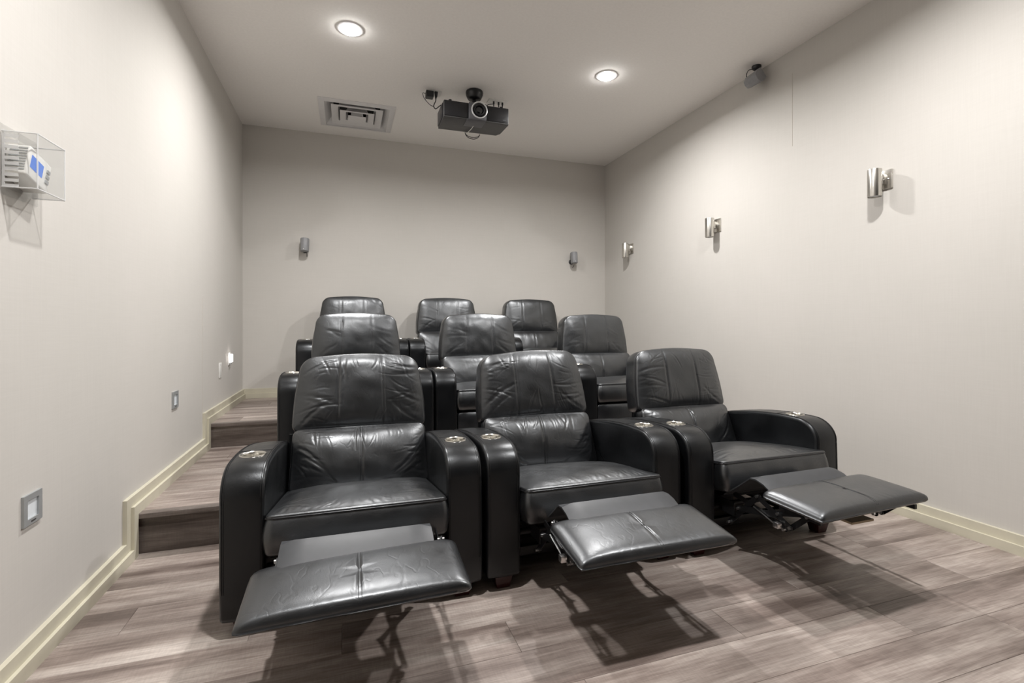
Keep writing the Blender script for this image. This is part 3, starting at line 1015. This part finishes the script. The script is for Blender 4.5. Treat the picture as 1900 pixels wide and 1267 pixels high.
p = [(-.006, -.03, zb - .004), (-.010, .02, zb - .012), (-.022, .10, zb - .014), (-.030, .145, zb - .004), (-.02, .15, zb + .02)]
mb.tube(p, .0028, 6)
mb.obj('hanging_cord', M['white'], pr)
for r_ in (.05, .036):
    mb = MB()
    mb.tube([(.03 + .065 * math.cos(a) , .155, zb + .004 - r_ * math.sin(a)) for a in np.linspace(0, math.pi, 14)], .0028, 6)
    mb.obj('looped_cable', M['black'], pr)

# ceiling outlets with plugs
t = thing('ceiling_outlet', (.690, 4.166, ZC), 'white ceiling outlet with black power adapter, left of the projector', 'outlet')
boxobj('cover_plate', M['white'], (-.060, .075, -.045, .045, -.008, 0), t, bevel=.002)
t2 = thing('power_adapter', (.690, 4.14, ZC), 'small black power adapter plugged into the ceiling outlet beside the projector', 'adapter')
boxobj('adapter_body', M['black'], (-.060, .005, -.035, .030, -.060, -.008), t2, bevel=.006)
mb = MB(); mb.prism([(.012, -.008), (.040, -.008), (.034, -.055), (.020, -.062)], 'y', -.03, .0)
mb.obj('plug', M['black'], t2, bevel=.003)
def bez(pts, n=10):
    out = []
    P = [Vector(p) for p in pts]
    for i in range(len(P) - 1):
        p0 = P[max(i - 1, 0)]; p1 = P[i]; p2 = P[i + 1]; p3 = P[min(i + 2, len(P) - 1)]
        for k in range(n):
            s = k / n
            out.append(0.5 * ((2 * p1) + (-p0 + p2) * s + (2 * p0 - 5 * p1 + 4 * p2 - p3) * s * s + (-p0 + 3 * p1 - 3 * p2 + p3) * s ** 3))
    out.append(P[-1])
    return out
mb = MB(); mb.tube(bez([(.625, 4.12, ZC - .035), (.600, 4.10, ZC - .045), (.608, 4.06, ZC - .105), (.650, 4.03, ZC - .165), (.680, 4.01, ZC - .185)]), .0028, 6)
o = mb.obj('adapter_cord', M['black'], pr); o.location = (-PX, -PY, -ZC)
mb = MB(); mb.tube(bez([(.712, 4.12, ZC - .058), (.706, 4.09, ZC - .10), (.680, 4.03, ZC - .17), (.690, 4.0, ZC - .205), (.716, 3.98, ZC - .190), (.731, 3.97, ZC - .180)]), .0042, 8)
o = mb.obj('power_cord', M['black'], pr); o.location = (-PX, -PY, -ZC)
t = thing('ceiling_outlet', (1.262, 4.150, ZC), 'white ceiling connector plate behind the right end of the projector', 'outlet')
boxobj('cover_plate', M['white'], (-.085, .085, -.045, .045, -.008, 0), t, bevel=.002)
for x in (-.035, .010, .045):
    mb = MB(); mb.lathe([(.008, -.008), (.008, -.028), (.005, -.034), (.005, -.05)], 12, (x, -.01, 0))
    mb.obj('plug', M['black'], t)
mb = MB(); mb.tube(bez([(1.225, 4.14, ZC - .03), (1.17, 4.13, ZC - .05), (1.12, 4.10, ZC - .11), (1.10, 4.06, ZC - .175)]), .0035, 6)
o = mb.obj('signal_cable', M['black'], pr); o.location = (-PX, -PY, -ZC)

# ------------------------------------------------------------------ speakers
def wall_speaker(x, z, label):
    t = thing('wall_speaker', (x, YB, z), label, 'speaker', 'small speakers on the back wall')
    mb = MB()
    # tapered cabinet, tilted down, slight D section
    pts = [(-.036, -.055), (.036, -.055), (.040, -.095), (.028, -.125), (0, -.135), (-.028, -.125), (-.040, -.095)]
    n = len(pts)
    vs = [(a * .96, b, -.066) for a, b in pts] + [(a * 1.03, b + .004, .066) for a, b in pts]
    mb.add(vs, [(i, (i + 1) % n, n + (i + 1) % n, n + i) for i in range(n)] + [tuple(range(n))[::-1], tuple(range(n, 2 * n))])
    c = mb.obj('cabinet', M['speaker'], t, bevel=.003)
    c.rotation_euler = (R(-7), 0, R(-8))
    mb = MB(); mb.lathe([(.004, -.139), (.004, -.134)], 12, (0, 0, -.052), 'y')
    g = mb.obj('badge', M['white'], c)
    mb = MB(); mb.lathe([(.030, 0), (.030, -.010), (.022, -.018), (.012, -.022)], 24, (-.014, 0, -.03), 'y')
    mb.tube([(-.010, -.01, -.03), (0, -.06, -.02)], .010, 10)
    mb.obj('wall_bracket', M['black'], t)
    mb = MB(); mb.tube([(.004, -.05, -.064), (.004, -.03, -.09), (.002, -.006, -.095)], .003, 6)
    mb.obj('cable', M['black'], t)
    return t
wall_speaker(-.386, 1.888, 'small grey speaker on the back wall, at its left, above the left recliners')
wall_speaker(2.586, 1.886, 'small grey speaker on the back wall, near the right corner')

t = thing('ceiling_speaker', (2.967, 2.954, ZC), 'small grey speaker hanging from the ceiling beside the sconce wall', 'speaker')
mb = MB(); mb.lathe([(.034, 0), (.034, -.012), (.028, -.022), (.014, -.034), (.012, -.06)], 24)
mb.obj('ceiling_bracket', M['black'], t)
mb = MB()
pts = [(-.040, .045), (.040, .045), (.046, -.005), (.032, -.045), (0, -.055), (-.032, -.045), (-.046, -.005)]
n = len(pts)
vs = [(a * .92, b, -.062) for a, b in pts] + [(a * 1.05, b, .062) for a, b in pts]
mb.add(vs, [(i, (i + 1) % n, n + (i + 1) % n, n + i) for i in range(n)] + [tuple(range(n))[::-1], tuple(range(n, 2 * n))])
c = mb.obj('cabinet', M['speaker'], t, bevel=.003)
fv = Vector((.74, .10, .66)).normalized()          # local +Y: back of the cabinet, up towards the wall
zv = Vector((.05, -1, .08)); zv = (zv - zv.dot(fv) * fv).normalized()
xv = fv.cross(zv)
c.rotation_euler = Matrix((xv, fv, zv)).transposed().to_euler()
c.location = (-.030, -.010, -.105)
c.scale = (1.0, .95, .92)
mb = MB(); mb.tube(bez([(-.01, .01, -.02), (-.055, .02, -.03), (-.068, .03, -.07), (-.04, .03, -.10)]), .003, 6)
mb.obj('cable', M['black'], t)

# ------------------------------------------------------------------ sconces
def sconce(y, label):
    t = thing('wall_sconce', (XR, y, 1.93), label, 'sconce', 'up-and-down metal cylinder sconces on the right wall')
    boxobj('wall_plate', M['nickel'], (-.010, 0, -.056, .056, -.034, .078), t, bevel=.0025)
    boxobj('arm', M['nickel'], (-.045, -.008, -.022, .022, -.006, .052), t, bevel=.002)
    mb = MB(); mb.lathe([(.005, -.010), (.005, -.016), (.002, -.018)], 14, (0, -.035, .022), 'x')
    mb.obj('screw', M['chrome'], t)
    mb = MB()
    mb.lathe([(.030, .060), (.033, .079), (.0365, .080), (.037, .078), (.037, -.078), (.0365, -.081), (.0335, -.081), (.0325, -.066), (.030, -.06)], 48, (-.074, 0, 0))
    mb.obj('cylinder_shade', M['nickel'], t, smooth=40)
    mb = MB(); mb.lathe([(.031, -.070), (.031, -.074)], 32, (-.074, 0, 0))
    mb.obj('lens', M['frost'], t)
    return t
sconce(2.068, 'metal cylinder sconce on the right wall, nearest the camera and largest')
sconce(3.462, 'metal cylinder sconce, the middle one of three on the right wall')
sconce(4.812, 'metal cylinder sconce on the right wall nearest the back corner')

# ------------------------------------------------------------------ left wall devices
def step_light(y, z, label, h=.098):
    t = thing('step_light', (XL, y, z), label, 'step light', 'square step lights on the left wall')
    a, b = .049, .030
    mb = MB()
    mb.box(0, .008, -a, a, b, a); mb.box(0, .008, -a, a, -a, -b)
    mb.box(0, .008, -a, -b, -b, b); mb.box(0, .008, b, a, -b, b)
    mb.obj('frame', M['silver'], t)
    boxobj('pane', M['frost'], (0, .002, -b, b, -b, b), t)
    mb = MB()
    for z_ in (-.039,):
        mb.box(.0079, .009, -.012, .012, z_ - .002, z_ + .002)
    mb.obj('latch', M['dgrey'], t)
    return t
step_light(1.995, .505, 'square silver-framed step light low on the left wall, nearest the camera')
step_light(3.390, .655, 'square silver-framed step light above the middle step, farther along the left wall')
t = thing('blank_cover_plate', (XL, 4.481, .734), 'white blank cover plate low on the left wall by the upper step', 'wall plate')
boxobj('plate', M['white'], (0, .007, -.036, .036, -.060, .060), t, bevel=.0025)
for z_ in (-.042, .042):
    mb = MB(); mb.lathe([(.003, .007), (.003, .0082)], 10, (0, 0, z_), 'x')
    mb.obj('screw', M['silver'], t)
t = thing('night_light', (XL, 4.80, .806), 'small glowing night light near the back corner of the left wall', 'night light')
boxobj('wall_plate', M['white'], (0, .006, -.035, .035, -.055, .055), t, bevel=.002)
boxobj('glowing_cover', M['night'], (.006, .028, -.026, .026, -.030, .040), t, bevel=.006)
boxobj('housing', M['silver'], (.006, .022, -.018, .018, -.048, -.030), t, bevel=.003)

# thermostat in its clear guard
TY0, TY1, TZ0, TZ1, TX = 1.850, 2.000, 1.503, 1.668, .088
t = thing('thermostat', (XL, 1.925, 1.585), 'white thermostat with a blue screen, hanging crooked inside the clear guard', 'thermostat')
rot = link('thermostat_body', None)
bpy.data.objects.remove(rot)
mb = MB(); mb.box(0, .060, -.062, .056, -.050, .050)
bd = mb.obj('housing', M['white'], t, bevel=.007, bseg=3)
bd.rotation_euler = (R(-17), 0, 0)
bd.location = (0, -.002, -.010)
s_ = boxobj('screen', M['blue'], (.0600, .0612, -.050, .012, -.017, .024), bd)
for k in range(3):
    boxobj('button', M['silver'], (.060, .063, .030, .046, -.022 + k * .018, -.012 + k * .018), bd)
mb = MB()
for k in range(9): mb.box(.012, .054, -.0635, -.061, -.036 + k * .009, -.032 + k * .009)
mb.obj('vent_slots', M['silver'], bd)

g = thing('thermostat_guard', (XL, 1.925, 1.585), 'clear plastic guard box with slotted side around the thermostat', 'guard')
th = .003
y0, y1, z0, z1 = TY0 - 1.925, TY1 - 1.925, TZ0 - 1.585, TZ1 - 1.585
mb = MB()
mb.box(TX - th, TX, y0, y1, z0, z1)                 # face
mb.box(.004, TX - th, y1 - th, y1, z0, z1)          # far side
mb.box(.004, TX - th, y0 + th, y1 - th, z1 - th, z1)
mb.box(.004, TX - th, y0 + th, y1 - th, z0, z0 + th)
mb.obj('cover', M['clear'], g)
mb = MB()
mb.box(0, .004, y0 - .022, y1 + .030, z0 - .020, z1 + .022)
mb.obj('back_flange', M['clear'], g)
# slotted near side: bars with gaps
zz = z0
nb = 10
step = (z1 - z0) / nb
mb = MB()
for k in range(nb):
    mb.box(.010, .042, y0, y0 + th, z0 + k * step, z0 + (k + .55) * step)
mb.box(.004, .010, y0, y0 + th, z0, z1)
mb.obj('slotted_side', M['frost_edge'], g)
boxobj('side_window', M['clear'], (.042, TX - th, y0, y0 + th, z0, z1), g)
mb = MB()
r_ = .0022
for (ya, za, yb, zb_) in ((y0, z1, y1, z1), (y0, z0, y1, z0), (y0, z0, y0, z1), (y1, z0, y1, z1)):
    mb.tube([(TX, ya, za), (TX, yb, zb_)], r_, 6)
for (ya, za) in ((y0, z0), (y0, z1), (y1, z0), (y1, z1)):
    mb.tube([(.004, ya, za), (TX, ya, za)], r_, 6)
mb.obj('edge', M['frost_edge'] if 'frost_edge' in M else M['clear'], g)
